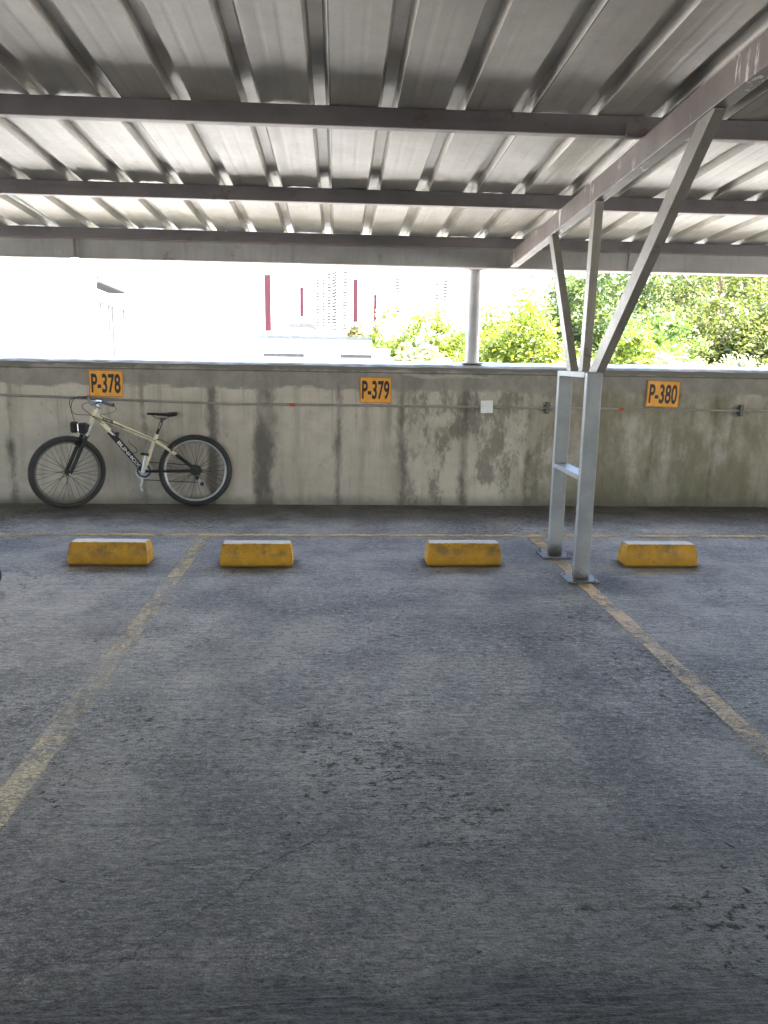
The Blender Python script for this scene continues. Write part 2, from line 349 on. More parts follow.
def mat_paint(name, col, worn, lo, hi, ax, ctr, hw):
    g = G(name); X = g.xyz()
    n = g.noise(6, 9, .78); b = g.noise(1, 5, .75, co=g.mapping((22, 95, 1), rot=(0, 0, R(1.2)))); big = g.noise(1.6, 4, .6); fine = g.noise(1, 3, .8, co=g.mapping((70, 110, 1)))
    c = g.mix(g.step(g.math('ADD', g.noise(1.2, 4), g.step(X[1], 3.0, 5.0, .14, -.12)), .4, .65), col, worn)
    c = g.mix(g.step(fine, .40, .54, .45, 0), c, (.16, .135, .10))
    f = g.math('ADD', g.math('MULTIPLY', n, .42), g.math('ADD', g.math('MULTIPLY', b, .22), g.math('ADD', g.math('MULTIPLY', big, .2), g.math('MULTIPLY', fine, .22))))
    ed = g.math('ABSOLUTE', g.math('SUBTRACT', X[ax], ctr)); ed = g.math('ADD', ed, g.math('MULTIPLY', g.math('SUBTRACT', n, .5), hw * .9))
    a = g.math('MULTIPLY', g.step(f, lo, hi), g.step(ed, hw * .62, hw * .98, 1, 0))
    tr = g.n('ShaderNodeBsdfTransparent').outputs[0]; mx = g.n('ShaderNodeMixShader')
    g.set(mx.inputs[0], g.math('MULTIPLY', a, .88)); g.set(mx.inputs[1], tr); g.set(mx.inputs[2], g.bsdf(c, .5, 0, g.bump(g.math('ADD', b, n), .4, .008)))
    return g.done(mx.outputs[0])
M_lineL = mat_paint('worn_line_paint', (.66, .44, .13), (.62, .48, .25), .47, .62, 0, -1.025, .066)
M_lineR = mat_paint('orange_line_paint', (.70, .39, .085), (.60, .39, .16), .45, .60, 0, 1.560, .062)
M_lineC = mat_paint('cross_line_paint', (.66, .42, .12), (.54, .40, .20), .43, .58, 1, 5.952, .055)
def mat_stop():
    g = G('yellow_stop_paint'); X = g.xyz(); ri = g.n('ShaderNodeObjectInfo').outputs['Random']; off = g.n('ShaderNodeVectorMath', operation='ADD'); g.set(off.inputs[0], g.co)
    cx_ = g.n('ShaderNodeCombineXYZ'); g.set(cx_.inputs[0], g.math('MULTIPLY', ri, 37.)); g.set(cx_.inputs[1], g.math('MULTIPLY', ri, 19.)); g.set(off.inputs[1], cx_.outputs[0]); pc = off.outputs[0]
    n = g.noise(7, 8, .7, co=pc); n2 = g.noise(18, 6, .7, co=pc)
    c = g.mix(g.step(n, .3, .7), (.46, .230, .012), (.64, .335, .022))
    sm = g.math('MULTIPLY', g.step(g.noise(5.5, 8, .74, co=pc), .44, .62), g.step(X[2], .05, .09, .45, 1))
    c = g.mix(g.math('MULTIPLY', sm, .7), c, (.15, .10, .045))
    c = g.mix(g.step(n2, .60, .67, 0, .85), c, (.13, .12, .10))
    c = g.mix(g.step(g.noise(1, 6, .75, co=g.mapping((9, 9, 60), co=pc)), .62, .68, 0, .7), c, (.03, .028, .026))
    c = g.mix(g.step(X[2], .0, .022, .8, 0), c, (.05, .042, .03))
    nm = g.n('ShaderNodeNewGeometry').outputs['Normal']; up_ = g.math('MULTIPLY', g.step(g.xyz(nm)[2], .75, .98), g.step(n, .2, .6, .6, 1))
    c = g.mix(g.math('MULTIPLY', up_, .75), c, (.60, .55, .43))       # sky light painted pale on the top face, with settled dust and scuffs
    return g.done(g.bsdf(c, .5, 0, g.bump(n2, .35, .004)))
M_stop = mat_stop()
def mat_sign():
    g = G('sign_orange'); n = g.noise(14, 6, .7); c = g.mix(g.step(n, .3, .7), (.72, .32, .030), (.82, .40, .055))
    c = g.mix(g.step(g.noise(30, 5, .7), .64, .74, 0, .5), c, (.45, .22, .06)); return g.done(g.bsdf(c, .4))
M_sign = mat_sign(); M_sign_edge = plain('sign_border', (.45, .17, .02), .5)
M_letter = plain('sign_lettering', (.022, .022, .026), .5)
M_paper = plain('white_paper', (.72, .74, .75), .7, 0, .08, 20)
M_pipe = plain('conduit_grey', (.27, .265, .24), .55, .1)
M_clamp = plain('clamp_steel', (.10, .10, .09), .5, .4)
M_red = plain('red_coupling', (.50, .09, .05), .5)
M_rubber = plain('black_rubber', (.020, .020, .022), .6, 0, .3, 40)
M_black = plain('black_paint', (.018, .018, .02), .32, 0, .2)
M_cream = plain('cream_paint', (.72, .69, .52), .3, 0, .08)
M_chrome = plain('chrome', (.55, .56, .58), .3, 1, .1)
M_silver = plain('silver_alloy', (.42, .43, .45), .42, .85, .1)
M_spoke = plain('spoke_steel', (.05, .05, .052), .4, .4)
M_white = plain('white_decal', (.75, .75, .74), .4)
M_fabric = plain('black_fabric', (.022, .022, .025), .8, 0, .3, 60)
M_wred = plain('maroon_render', (.026, .0085, .011), .9, spec=.05)
M_white_wall = plain('white_render', (.80, .80, .78), .8, 0, .04, 2)
M_glass = plain('dark_glass', (.10, .12, .13), .12, 0, .2)
M_greytrim = plain('grey_trim', (.042, .042, .043), .9, spec=.05)

# ------------------------------------------------------------------ the setting
def sheet_plane(name, x0, x1, y0, y1, z, mat, kind='structure', cuts=0):
    me = bpy.data.meshes.new(name); me.from_pydata([(x0, y0, z), (x1, y0, z), (x1, y1, z), (x0, y1, z)], [], [(0, 1, 2, 3)])
    return tag(link(name, me, mat), kind=kind)
g = G('pale_ground'); n = g.noise(.15, 6, .6); n2 = g.noise(2, 6, .6)
c = g.mix(g.step(n, .35, .65), (.54, .53, .50), (.64, .63, .60)); c = g.mix(g.step(n2, .5, .7, 0, .4), c, (.28, .27, .25))
M_ground = g.done(g.bsdf(c, .85))
sheet_plane('ground', -1500, 1500, -1500, 1500, -3, M_ground)
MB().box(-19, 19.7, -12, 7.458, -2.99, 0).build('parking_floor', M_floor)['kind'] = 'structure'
g = G('dark_strip_ground'); n = g.noise(3, 6, .65); M_dark_strip = g.done(g.bsdf(g.mix(g.step(n, .35, .65), (.05, .05, .036), (.11, .105, .082)), .9, 0, g.bump(n, .8, .05)))
sheet_plane('added_dark_strip', -60, 60, 7.46, 16.6, -2.994, M_dark_strip)  # unseen dark strip added to cut ground bounce onto the roof sheet
# hill behind the trees on the right
g = G('hill_soil'); n = g.noise(.8, 6, .6); M_hill = g.done(g.bsdf(g.mix(n, (.05, .06, .025), (.09, .085, .04)), .9))
vs_, fs_ = [], []; NX, NY = 40, 30
for j in range(NY + 1):
    for i in range(NX + 1):
        x = 2 + i * 78 / NX; y = 34 + j * 70 / NY
        t = min(1, max(0, (x - 6) / 16)) * min(1, max(0, (y - 36) / 26)) * min(1, max(0, (80 - x) / 12)) * min(1, max(0, (104 - y) / 14))
        vs_.append((x, y, -3.05 + 10.5 * t * t * (3 - 2 * t) + (.3 * math.sin(x * .7) * math.cos(y * .5)) * t))
for j in range(NY):
    for i in range(NX):
        a = j * (NX + 1) + i; fs_.append((a, a + 1, a + NX + 2, a + NX + 1))
me = bpy.data.meshes.new('hill'); me.from_pydata(vs_, [], fs_); tag(link('hill', me, M_hill, smooth=True), kind='structure')

# painted lines (structure of the floor)
def strip(name, pts, z, mat):
    me = bpy.data.meshes.new(name); me.from_pydata([(a, b, z) for a, b in pts], [], [(0, 1, 2, 3)]); return tag(link(name, me, mat), kind='structure')
strip('painted_bay_line', [(-1.10, -.6), (-.95, -.6), (-.95, 5.90), (-1.10, 5.90)], .004, M_lineL)
strip('painted_bay_line', [(1.49, -.6), (1.63, -.6), (1.63, 5.90), (1.49, 5.90)], .004, M_lineR)
strip('painted_head_line', [(-18.5, 5.90), (19, 5.90), (19, 6.01), (-18.5, 6.01)], .004, M_lineC)

# the wall
WY = 7.256
g_prof = [(WY, 0), (WY, 1.312), (WY + .2, 1.338), (WY + .2, -2.98), (WY + .201, -2.98)]
wall = MB(off=(0, WY, 0))
pr = [(WY, .001), (WY, 1.314), (WY + .198, 1.330), (WY + .198, .001)]
wall.loft([[(-19, a, b) for a, b in pr], [(19.7, a, b) for a, b in pr]])
wall = tag(wall.build('parapet_or_blocker_wall', M_wall), 'long stained grey concrete parapet wall behind the parking bays', 'wall')
wall.location = (0, WY, 0)
rear_blocker = MB(off=(0, -11.8, 0)); rear_blocker.loft([[(-19, a, b) for a, b in ((-12, .001), (-12, 2.75), (-11.8, 2.75), (-11.8, .001))], [(19.7, a, b) for a, b in ((-12, .001), (-12, 2.75), (-11.8, 2.75), (-11.8, .001))]])  # unseen wall added to block light from behind the viewer
rear_blocker = tag(rear_blocker.build('parapet_or_blocker_wall', M_wall), 'added tall plain wall behind the viewer, blocking light from the rear', 'wall'); rear_blocker.location = (0, -11.8, 0)
cap = MB(off=(0, WY, 0)); loops = []
for i in range(270):
    x = -19 + 38.7 * i / 269; j1, j2, j3 = (random.uniform(-.004, .004) for _ in range(3))
    loops.append([(x, WY - .006 + j1, 1.306 + j2), (x, WY + .012 + j1, 1.328 + j3), (x, WY + .205, 1.362 + j2), (x, WY + .205, 1.312)])
cap.loft(loops); cap.build('coping', M_cap, wall)

# ------------------------------------------------------------------ steel canopy
S = .333; RX = -.047
def zs(y): return 2.587 - .0478 * (y - 4.065)          # underside of the roof sheet pans
canopy = thing('steel_canopy', (0, 7.2, 0), 'corrugated metal canopy roof on dark steel purlins over the parking bays', 'canopy roof')
Y_FRONT, Y_BACK = -13.6, 7.50  # roof carried on unseen behind the viewer to block rear light
prof = []
for k in range(-57, 60):
    xr = RX + k * S; sag = random.choice((0, 0, 0, .004, .006))
    prof += [(xr, 0), (xr + .012, 0)]
    for fr in (.070, .150):
        prof += [(xr + fr - .016, sag), (xr + fr - .005, .0009 + sag), (xr + fr + .005, .0009 + sag), (xr + fr + .016, sag)]
    prof += [(xr + S - .107, 0), (xr + S - .095, 0), (xr + S - .075, .042), (xr + S - .020, .042)]
ys = [Y_FRONT + (Y_BACK - Y_FRONT) * i / 36 for i in range(37)]
vs_ = [(x, y - 7.2, zs(y) + dz) for y in ys for x, dz in prof]; n_ = len(prof)
fs_ = [(j * n_ + i, j * n_ + i + 1, (j + 1) * n_ + i + 1, (j + 1) * n_ + i) for j in range(len(ys) - 1) for i in range(n_ - 1)]
me = bpy.data.meshes.new('roof_sheet'); me.from_pydata(vs_, [], fs_); sheet = link('roof_sheet', me, M_sheet, canopy)
so = sheet.modifiers.new('thickness', 'SOLIDIFY'); so.thickness = .0012; so.offset = 1
PUR = [(7.06, 2.352)] + [(y, zs(y + .05) - .003 - .090) for y in (5.58, 4.07, 2.56, 1.05, -.46, -1.97, -3.48, -4.99, -6.5, -8.0, -9.5, -11.0, -12.5)]
for y, zb in PUR:
    zt = zs(y + .05) - .003
    p = MB(off=(0, 7.2, 0)).box(-19, 19.5, y, y + .05, zb, zt).build('purlin', M_purlin, canopy, bev=.003)
    MB(off=(0, 7.2, 0)).box(-19, 19.5, y + .0005, y + .0495, zb - .0035, zb - .0003).build('lit_underside_strip', M_lit_under, p)  # pale strip paints the ground-lit underside of the purlin
eb = MB(off=(0, 7.2, 0)).box(-19, 19.5, 7.115, 7.30, 2.196, 2.3575).build('eave_beam', M_beam, canopy, bev=.004)
MB(off=(0, 7.2, 0)).box(-19, 19.5, 7.114, 7.301, 2.190, 2.1957).build('lit_underside_strip', M_lit_under, eb)  # same painted light under the eave beam
# cleats and splice plates on beam and purlins
for x, y, z, sx, sz in ((-2.26, 7.108, 2.275, .055, .15), (.0, 7.108, 2.268, .012, .152), (-.42, 7.108, 2.268, .012, .152), (2.62, 7.108, 2.268, .014, .152)):
    MB(off=(0, 7.2, 0)).box(x - sx / 2, x + sx / 2, y - .004, y + .006, z - sz / 2, z + sz / 2).build('splice_plate', M_beam, canopy)
b = MB(off=(0, 7.2, 0)); b.box(-2.29, -2.23, 7.02, 7.112, 2.186, 2.194); b.box(-2.27, -2.262, 7.06, 7.11, 2.194, 2.40)
b.build('bracket', M_purlin, canopy)
MB(off=(0, 7.2, 0)).box(1.43, 1.505, 4.045, 4.069, 2.478, 2.545).build('cleat', M_purlin, canopy)
# thin white rod standing in for a daylight gap in the sheet on the left
rod = tag(MB(off=(-2.35, 6.5, 2.45)).tube([(-2.345, 5.80, 2.485), (-2.372, 7.05, 2.447)], .008, 8).build('gap_light_rod', M_paper, smooth=True), 'thin white rod standing in for a daylight gap in the roof at the upper left', 'rod')
rod.location = (-2.35, 6.5, 2.45)

# the steel support with its rafter
XC = 1.565
tr = thing('steel_truss_support', (XC, 5.0, 0), 'grey twin post steel support with branching struts and rusty rafter', 'steel support')
O = (XC, 5.0, 0)
for fy in (4.68, 5.285):
    p = MB(off=O).box(XC - .048, XC + .048, fy, fy + .052, .014, 1.316 if fy > 5 else 1.312).build('post', M_post, tr, bev=.004)
    q = MB(off=O).box(XC - .108, XC + .096, fy - .078, fy + .128, .001, .014).build('base_plate', M_plate, p, bev=.002)
    for bx in (-.085, .073):
        for by in (-.055, .105):
            bb = MB(off=O).tube([(XC + bx, fy + by, .014), (XC + bx, fy + by, .024)], .013, 6).tube([(XC + bx, fy + by, .02), (XC + bx, fy + by, .045)], .006, 8)
            bb.build('bolt', M_bolt, p)
MB(off=O).box(XC - .050, XC + .050, 4.733, 5.284, 1.281, 1.3155).build('top_tie', M_post, tr, bev=.003)
MB(off=O).box(XC - .050, XC + .050, 4.733, 5.284, .645, .678).build('mid_tie', M_post, tr, bev=.003)
def zr(y): return 2.2 + (7.0 - y) * .0556
MB(off=O).bar((XC - .003, 7.09, zr(7.09) + .066), (XC - .003, -.2, zr(-.2) + .066), .070, .128).build('rafter', M_rafter, tr, bev=.004)
for a, b_, h in (((5.13, 1.314), (5.795, zr(5.795) + .003), .078), ((4.885, 1.314), (4.840, zr(4.84) + .003), .078), ((4.655, 1.314), (3.40, zr(3.40) + .003), .098)):
    d = (Vector((0, *b_)) - Vector((0, *a))).normalized() * .05; b_ = (b_[0] + d.y, b_[1] + d.z)
    MB(off=O).bar((XC - .004, a[0] - d.y * .0, a[1]), (XC - .004, b_[0], b_[1]), .052, h, cut=1.3165).build('strut', M_strut, tr, bev=.003)

# round column on the wall
colm = thing('round_column', (1.262, 7.36, 1.345), 'round pale grey pipe column standing on the wall under the eave beam', 'column')
MB(off=(1.262, 7.36, 1.345)).tube([(1.262, 7.36, 1.35), (1.262, 7.36, 2.30)], .064, 28).build('shaft', M_col, colm, smooth=True)
MB(off=(1.262, 7.36, 1.345)).box(1.17, 1.354, 7.27, 7.45, 1.345, 1.356).build('base_plate', M_beam, colm, bev=.002)

# ------------------------------------------------------------------ conduit on the wall, signs, paper
cp = thing('wall_conduit', (0, WY, .95), 'thin grey conduit running along the wall with red couplings', 'conduit')
pts = [(-19, WY - .022, 1.03), (-3.06, WY - .022, 1.003), (-2.17, WY - .022, .978), (-1.0, WY - .022, .947), (.3, WY - .022, .949), (1.9, WY - .022, .948), (4.15, WY - .022, .945), (19.6, WY - .022, .945)]
MB(off=(0, WY, .95)).tube(pts, .012, 10).build('pipe', M_pipe, cp, smooth=True)
for x, z in ((-.42, .947), (2.689, .947)):
    MB(off=(0, WY, .95)).tube([(x - .024, WY - .022, z), (x + .024, WY - .022, z)], .0145, 12).build('coupling', M_red, cp, smooth=True)
for x, z in ((3.867, .947), (1.98, .948), ):
    MB(off=(0, WY, .95)).box(x - .018, x + .018, WY - .042, WY - .001, z - .055, z + .055, .003).box(x - .035, x + .035, WY - .012, WY - .0015, z - .03, z + .03, .002).build('clamp', M_clamp, cp)

def sign(body, cx, cz, W, Hh, label, rot=0., tsx=.62):
    s_ = thing('parking_number_sign', (cx, WY - .006, cz), label, 'sign', 'numbered parking bay signs')
    MB().box(-W / 2, W / 2, -.003, .004, -Hh / 2, Hh / 2).build('plate', M_sign, s_)
    fr = MB(); t = .006
    for a in ((-W / 2, W / 2, Hh / 2 - t, Hh / 2), (-W / 2, W / 2, -Hh / 2, -Hh / 2 + t), (-W / 2, -W / 2 + t, -Hh / 2 + t, Hh / 2 - t), (W / 2 - t, W / 2, -Hh / 2 + t, Hh / 2 - t)):
        fr.box(a[0], a[1], -.0045, -.0032, a[2], a[3])
    fr.build('border', M_sign_edge, s_)
    me = text_mesh(body, .235, .0006, tsx, .006, 1.02); me.transform(Matrix.Rotation(R(90), 4, 'X'))
    co = np.array([v.co for v in me.vertices]); mn, mx = co.min(0), co.max(0)
    kx = (W * .87) / (mx[0] - mn[0]); kz = (Hh * .74) / (mx[2] - mn[2])
    me.transform(Matrix.Translation((0, -.0042, 0)) @ Matrix.Diagonal((kx, 1, kz, 1)) @ Matrix.Translation((-(mx[0] + mn[0]) / 2, 0, -(mx[2] + mn[2]) / 2)))
    link('lettering', me, M_letter, s_)
    s_.rotation_euler = (0, rot, 0)
sign('P-378', -2.110, 1.117, .300, .238, 'orange parking sign reading P-378 on the wall above the bicycle', R(.6))
sign('P-379', .352, 1.092, .294, .235, 'orange parking sign reading P-379 on the wall above the conduit', R(.3))
sign('P-380', 3.094, 1.093, .314, .246, 'orange parking sign reading P-380 on the mossy wall right of the posts', R(1.4))

pp = MB().box(-.058, .058, -.002, .002, -.058, .058); 
pn = tag(pp.build('paper_note', M_paper), 'small blank white paper square taped over the wall conduit', 'paper note'); pn.location = (1.396, WY - .040, .953); pn.rotation_euler = (0, R(-2), 0)

# ------------------------------------------------------------------ wheel stops
def stop_mesh(W, seed):
    rr = random.Random(seed); L = []
    def ring(z, dx0, dx1, y0, y1, q=1.):
        x0, x1 = -W / 2 + dx0, W / 2 - dx1; out = []
        n = 30
        for i in range(n + 1): out.append((x0 + (x1 - x0) * i / n, y0 + rr.uniform(-.0015, .0015) * q + (.003 * q * max(0, rr.random() - .86) / .14 if q > 1 else 0), z + rr.uniform(-.001, .0006) * q))
        for i in range(5): out.append((x1 + rr.uniform(-.001, .001), y0 + (y1 - y0) * (i + 1) / 6, z))
        for i in range(n + 1): out.append((x1 + (x0 - x1) * i / n, y1, z))
        for i in range(5): out.append((x0 + rr.uniform(-.001, .001), y1 + (y0 - y1) * (i + 1) / 6, z))
        return out
    L = [ring(.001, .004, .004, .003, .160), ring(.008, 0, 0, 0, .163), ring(.080, .002, .002, .002, .161), ring(.088, .004, .004, .004, .159), ring(.144, .013, .013, .024, .138, 2.0), ring(.152, .019, .019, .031, .130, 1.8)]
    mb = MB(); mb.loft(L); return mb
for i, (x0, x1, y, lab) in enumerate(((-1.782, -1.257, 5.045, 'yellow concrete wheel stop in front of the bicycle, furthest left'),
        (-.777, -.297, 5.008, 'yellow concrete wheel stop just right of the pale left bay line'),
        (.610, 1.119, 5.035, 'scuffed yellow concrete wheel stop left of the steel posts'),
        (1.978, 2.482, 5.011, 'bright yellow concrete wheel stop right of the steel posts, below sign P-380'))):
    o = stop_mesh(x1 - x0, i).build('wheel_stop', M_stop, smooth=True)
    tag(o, lab, 'wheel stop', 'yellow wheel stops'); o.location = ((x0 + x1) / 2, y, 0); o.rotation_euler = (0, 0, R((-1.5, 0.2, .3, -.4)[i]))

# small black wheel at the left edge
wt = thing('rubber_tyre_roller', (-2.066, 4.52, .085), 'small black rubber wheel on the floor at the left edge', 'wheel')
MB().tube([(.06 * math.cos(a), 0, .06 * math.sin(a)) for a in (k * math.pi / 14 for k in range(28))], .025, 12, True).build('tyre', M_rubber, wt, smooth=True)
MB().tube([(0, -.018, 0), (0, .018, 0)], .048, 20).build('hub', M_black, wt, smooth=True)

# ------------------------------------------------------------------ bicycle (local: x to the rear, y to the wall, z up)
A = Vector((-2.47, 7.0, .0)); Bp = Vector((-1.355, 7.17, .0)); ax = (Bp - A).normalized()
n0 = Vector((-ax.y, ax.x, 0)); ln = R(4); upv = Vector((0, 0, 1)) * math.cos(ln) + n0 * math.sin(ln); nv = n0 * math.cos(ln) - Vector((0, 0, 1)) * math.sin(ln)
bike = thing('bicycle', A, 'cream and black mountain bike leaning on the wall under sign P-378', 'bicycle')
bm_ = Matrix((ax, nv, upv)).transposed().to_4x4(); bm_.translation = A; bike.matrix_world = bm_
def P2(x, z, y=0): return (x, y, z)
HUBF = Vector((.048, 0, .331)); HUBR = Vector((1.168, 0, .331))
ht_b, ht_t = Vector((.262, 0, .765)), Vector((.309, 0, .885)); sax = (ht_t - ht_b).normalized()
STEER = Matrix.Translation(ht_b) @ Matrix.Rotation(R(25), 4, sax) @ Matrix.Translation(-ht_b)
def wheel(hub, parent_name, X=Matrix(), rear=False):
    ty = MB(); rad = .301
    N = 72
    prof = [(0, .030), (.013, .0285), (.022, .020), (.026, .008), (.0245, -.006), (.015, -.017), (-.015, -.017), (-.0245, -.006), (-.026, .008), (-.022, .020), (-.013, .0285)]
    def rev(mb, R0, pf, N=N):
        rings = []
        for k in range(N):
            a = 2 * math.pi * k / N
            rings.append([mb.b.verts.new(hub + Vector(((R0 + h) * math.cos(a), yy, (R0 + h) * math.sin(a)))) for yy, h in pf])
        for k in range(N):
            A_, B_ = rings[k], rings[(k + 1) % N]; q = len(pf)
            for i in range(q): mb.b.faces.new((A_[i], A_[(i + 1) % q], B_[(i + 1) % q], B_[i]))
    rev(ty, rad, prof)
    for k in range(90):                                        # knobs
        for yy, off in ((-.017, 0), (0, .5), (.017, 0)):
            a = 2 * math.pi * (k + off) / 90; r0 = rad + (.0295 if yy == 0 else .0245); u = Vector((math.cos(a), 0, math.sin(a))); t = Vector((-u.z, 0, u.x))
            c = hub + u * r0 + Vector((0, yy, 0)); ty.bar(c - u * .004, c + u * .0045, .010, .009, side=(0, 1, 0))
    wt = ty.xf(X).build('wheel', M_rubber, bike, smooth=False)
    rim = MB(); rev(rim, .272, [(.014, .014), (.0135, .002), (.006, -.006), (-.006, -.006), (-.0135, .002), (-.014, .014)])
    rim.xf(X).build('rim', M_silver if rear else M_rimf, wt, smooth=True)
    sp = MB()
    for k in range(32):
        a = 2 * math.pi * k / 32; side = 1 if k % 2 else -1; b = a + (1 if (k // 2) % 2 else -1) * R(62)
        p0 = hub + Vector((.020 * math.cos(b), side * .030, .020 * math.sin(b))); p1 = hub + Vector((.268 * math.cos(a), side * .002, .268 * math.sin(a)))
        sp.tube([p0, p1], .0019, 5)
    sp.xf(X).build('spokes', M_spoke, wt)
    hb = MB().tube([hub + Vector((0, -.052, 0)), hub + Vector((0, -.036, 0)), hub + Vector((0, -.034, 0)), hub + Vector((0, -.026, 0)), hub + Vector((0, -.022, 0)), hub + Vector((0, .022, 0)), hub + Vector((0, .026, 0)), hub + Vector((0, .034, 0)), hub + Vector((0, .052, 0))],
                   [.008, .010, .022, .022, .014, .014, .022, .022, .008], 16)
    hb.xf(X).build('hub', M_black, wt, smooth=True)
    return wt
M_rimf = plain('dark_rim', (.16, .16, .165), .3, .6)
wheel(HUBF, 'front', STEER); wr = wheel(HUBR, 'rear', Matrix(), True)
# cassette on the rear wheel (far side)
cs = MB()
for k in range(6): cs.tube([HUBR + Vector((0, .026 + k * .004, 0)), HUBR + Vector((0, .028 + k * .004, 0))], .052 - k * .006, 24)
cs.build('cassette', M_black, wr)
# frame
BBp = Vector((.703, 0, .331)); ST = Vector((.826, 0, .652))
fr = MB().tube([ht_b - sax * .012, ht_b, ht_t, ht_t + sax * .01], [.022, .0245, .0245, .022], 16)
fr.tube([(.316, 0, .838), (.46, 0, .770), (.815, 0, .603)], [.022, .0205, .0175], 14)
fr.tube([BBp, ST, ST + Vector((.006, 0, .016))], [.0175, .017, .020], 14)
for sy in (-1, 1): fr.tube([(.815, sy * .016, .608), (.90, sy * .040, .552), (1.000, sy * .052, .478)], [.013, .012, .0115], 10)
fr.tube([(.85, -.04, .585), (.85, .04, .585)], .008, 8)
frame = fr.build('frame', M_cream, bike, smooth=True)
dt = MB().tube([(.352, 0, .775), (.395, 0, .727), (.42, 0, .695)], [.026, .0265, .0265], 16); dt.build('head_gusset', M_cream, frame, smooth=True)
dt = MB().tube([(.405, 0, .713), (.55, 0, .534), (.690, 0, .350), BBp], [.0255, .0275, .0265, .02], 16)
dt.tube([BBp + Vector((0, -.036, 0)), BBp + Vector((0, .036, 0))], .024, 18)
dt.build('down_tube', M_black, frame, smooth=True)
ch = MB()
for sy in (-1, 1):
    ch.tube([BBp + Vector((.015, sy * .022, 0)), (.83, sy * .046, .330), (1.168, sy * .062, .327)], [.012, .0125, .010], 10)
    ch.tube([(.995, sy * .052, .482), (1.10, sy * .058, .395), (1.165, sy * .062, .335)], [.0115, .0125, .010], 10)
    ch.tube([(1.168, sy * .056, .330), (1.168, sy * .069, .330)], .024, 12)
ch.build('chainstay', M_black, frame, smooth=True)
# lettering on the tubes
def tube_text(body, p, q, size, mat, y, kx=1.):
    me = text_mesh(body, size, .0004, kx, .0012); d = (Vector(q) - Vector(p)).normalized(); ctr = (Vector(p) + Vector(q)) / 2
    co = np.array([v.co for v in me.vertices]); Lx = co[:, 0].max() - co[:, 0].min(); k = (Vector(q) - Vector(p)).length / Lx
    nrm = Vector((0, -1, 0)); upd = nrm.cross(d)
    Mx = Matrix((d, upd, nrm)).transposed().to_4x4(); Mx.translation = ctr + Vector((0, y, 0))
    me.transform(Mx @ Matrix.Diagonal((k, 1, 1, 1))); return link('lettering', me, mat, frame)
tube_text('BLINHOX', (.492, 0, .606), (.672, 0, .374), .040, M_white, -.0285)
tube_text('EXCEL', (.372, 0, .812), (.462, 0, .770), .032, M_black, -.0225)
tube_text('series', (.475, 0, .763), (.545, 0, .730), .016, M_black, -.0210)
sw = MB().bar((.415, -.0275, .700), (.455, -.0275, .665), .003, .012, side=(0, 1, 0)).bar((.43, -.0278, .702), (.47, -.0278, .655), .003, .006, side=(0, 1, 0)); sw.build('decal', M_white, frame)
# fork
fk = MB()
for sy in (-1, 1):
    fk.tube([(.200, sy * .066, .655), (.060, sy * .066, .345), (.046, sy * .066, .328)], [.0185, .0165, .014], 12)
fk.tube([(.212, -.062, .668), (.212, .062, .668)], .019, 12); fk.tube([(.212, 0, .668), ht_b], .018, 12)
fk.tube([(.150, -.058, .565), (.110, 0, .60), (.150, .058, .565)], .012, 8)
fork = fk.xf(STEER).build('fork', M_black, bike, smooth=True)
for sy in (-1, 1):
    MB().tube([(.206, sy * .066, .668), (.255, sy * .060, .775)], .0145, 12).xf(STEER).build('stanchion', M_chrome, fork, smooth=True)
MB().tube([HUBF + Vector((0, -.062, 0)), HUBF + Vector((0, -.082, 0))], .009, 10).bar(HUBF + Vector((0, -.078, 0)), HUBF + Vector((.035, -.085, -.03)), .012, .008, side=(0, 1, 0)).xf(STEER).build('quick_release', M_chrome, fork, smooth=True)
# stem, handlebar
hb = MB(); hb.tube([ht_t, ht_t + sax * .05, (.29, 0, .945), (.268, 0, .958)], [.017, .017, .018, .018], 12); stem = None
bar_pts = [(.365, -.335, .980), (.318, -.20, .990), (.290, -.135, .988), (.270, -.055, .960), (.266, 0, .958), (.270, .055, .960), (.290, .135, .988), (.318, .20, .990), (.365, .335, .980)]
hb.xf(STEER); hbar = MB().tube(bar_pts, .0125, 12).xf(STEER).build('handlebar', M_chrome, bike, smooth=True)
hb.build('stem', M_silver, hbar, smooth=True)
for sy in (-1, 1):
    MB().tube([(.318 + .0, sy * .205, .990), (.367, sy * .342, .980)], [.0165, .0165], 12).xf(STEER).build('grip', M_rubber, hbar, smooth=True)
    MB().tube([(.300, sy * .17, .985), (.255, sy * .185, .970), (.250, sy * .22, .955), (.272, sy * .285, .945)], [.010, .008, .006, .005], 8).xf(STEER).build('brake_lever', M_black, hbar, smooth=True)
def curve(ps, n=10):
    ps = [Vector(p) for p in ps]; ps = [ps[0]] + ps + [ps[-1]]; out = []
    for i in range(1, len(ps) - 2):
        for t in (k / n for k in range(n)):
            a, b, c, d = ps[i - 1:i + 3]; out.append(.5 * (2 * b + (c - a) * t + (2 * a - 5 * b + 4 * c - d) * t * t + (3 * b - a - 3 * c + d) * t ** 3))
    out.append(ps[-2]); return out
cb = MB()
for ps in ([(.40, -.15, .975), (.20, -.20, 1.0), (.12, -.10, .90), (.17, -.07, .70), (.20, -.04, .66)], [(.42, -.16, .97), (.50, -.12, .90), (.44, -.05, .86), (.35, -.03, .84), (.46, -.022, .79)],
           [(.30, .12, .98), (.10, .05, .99), (.13, -.05, .86), (.27, -.04, .84), (.36, -.028, .80), (.48, -.024, .76), (.80, -.024, .62)], [(.38, -.12, .975), (.22, -.14, .93), (.28, -.06, .84), (.38, -.03, .76)],
           [(.80, -.02, .61), (.86, -.045, .62), (.935, -.03, .585)]):
    cb.tube(curve(ps), .003, 6)
cb.build('cable', M_black, bike, smooth=True)
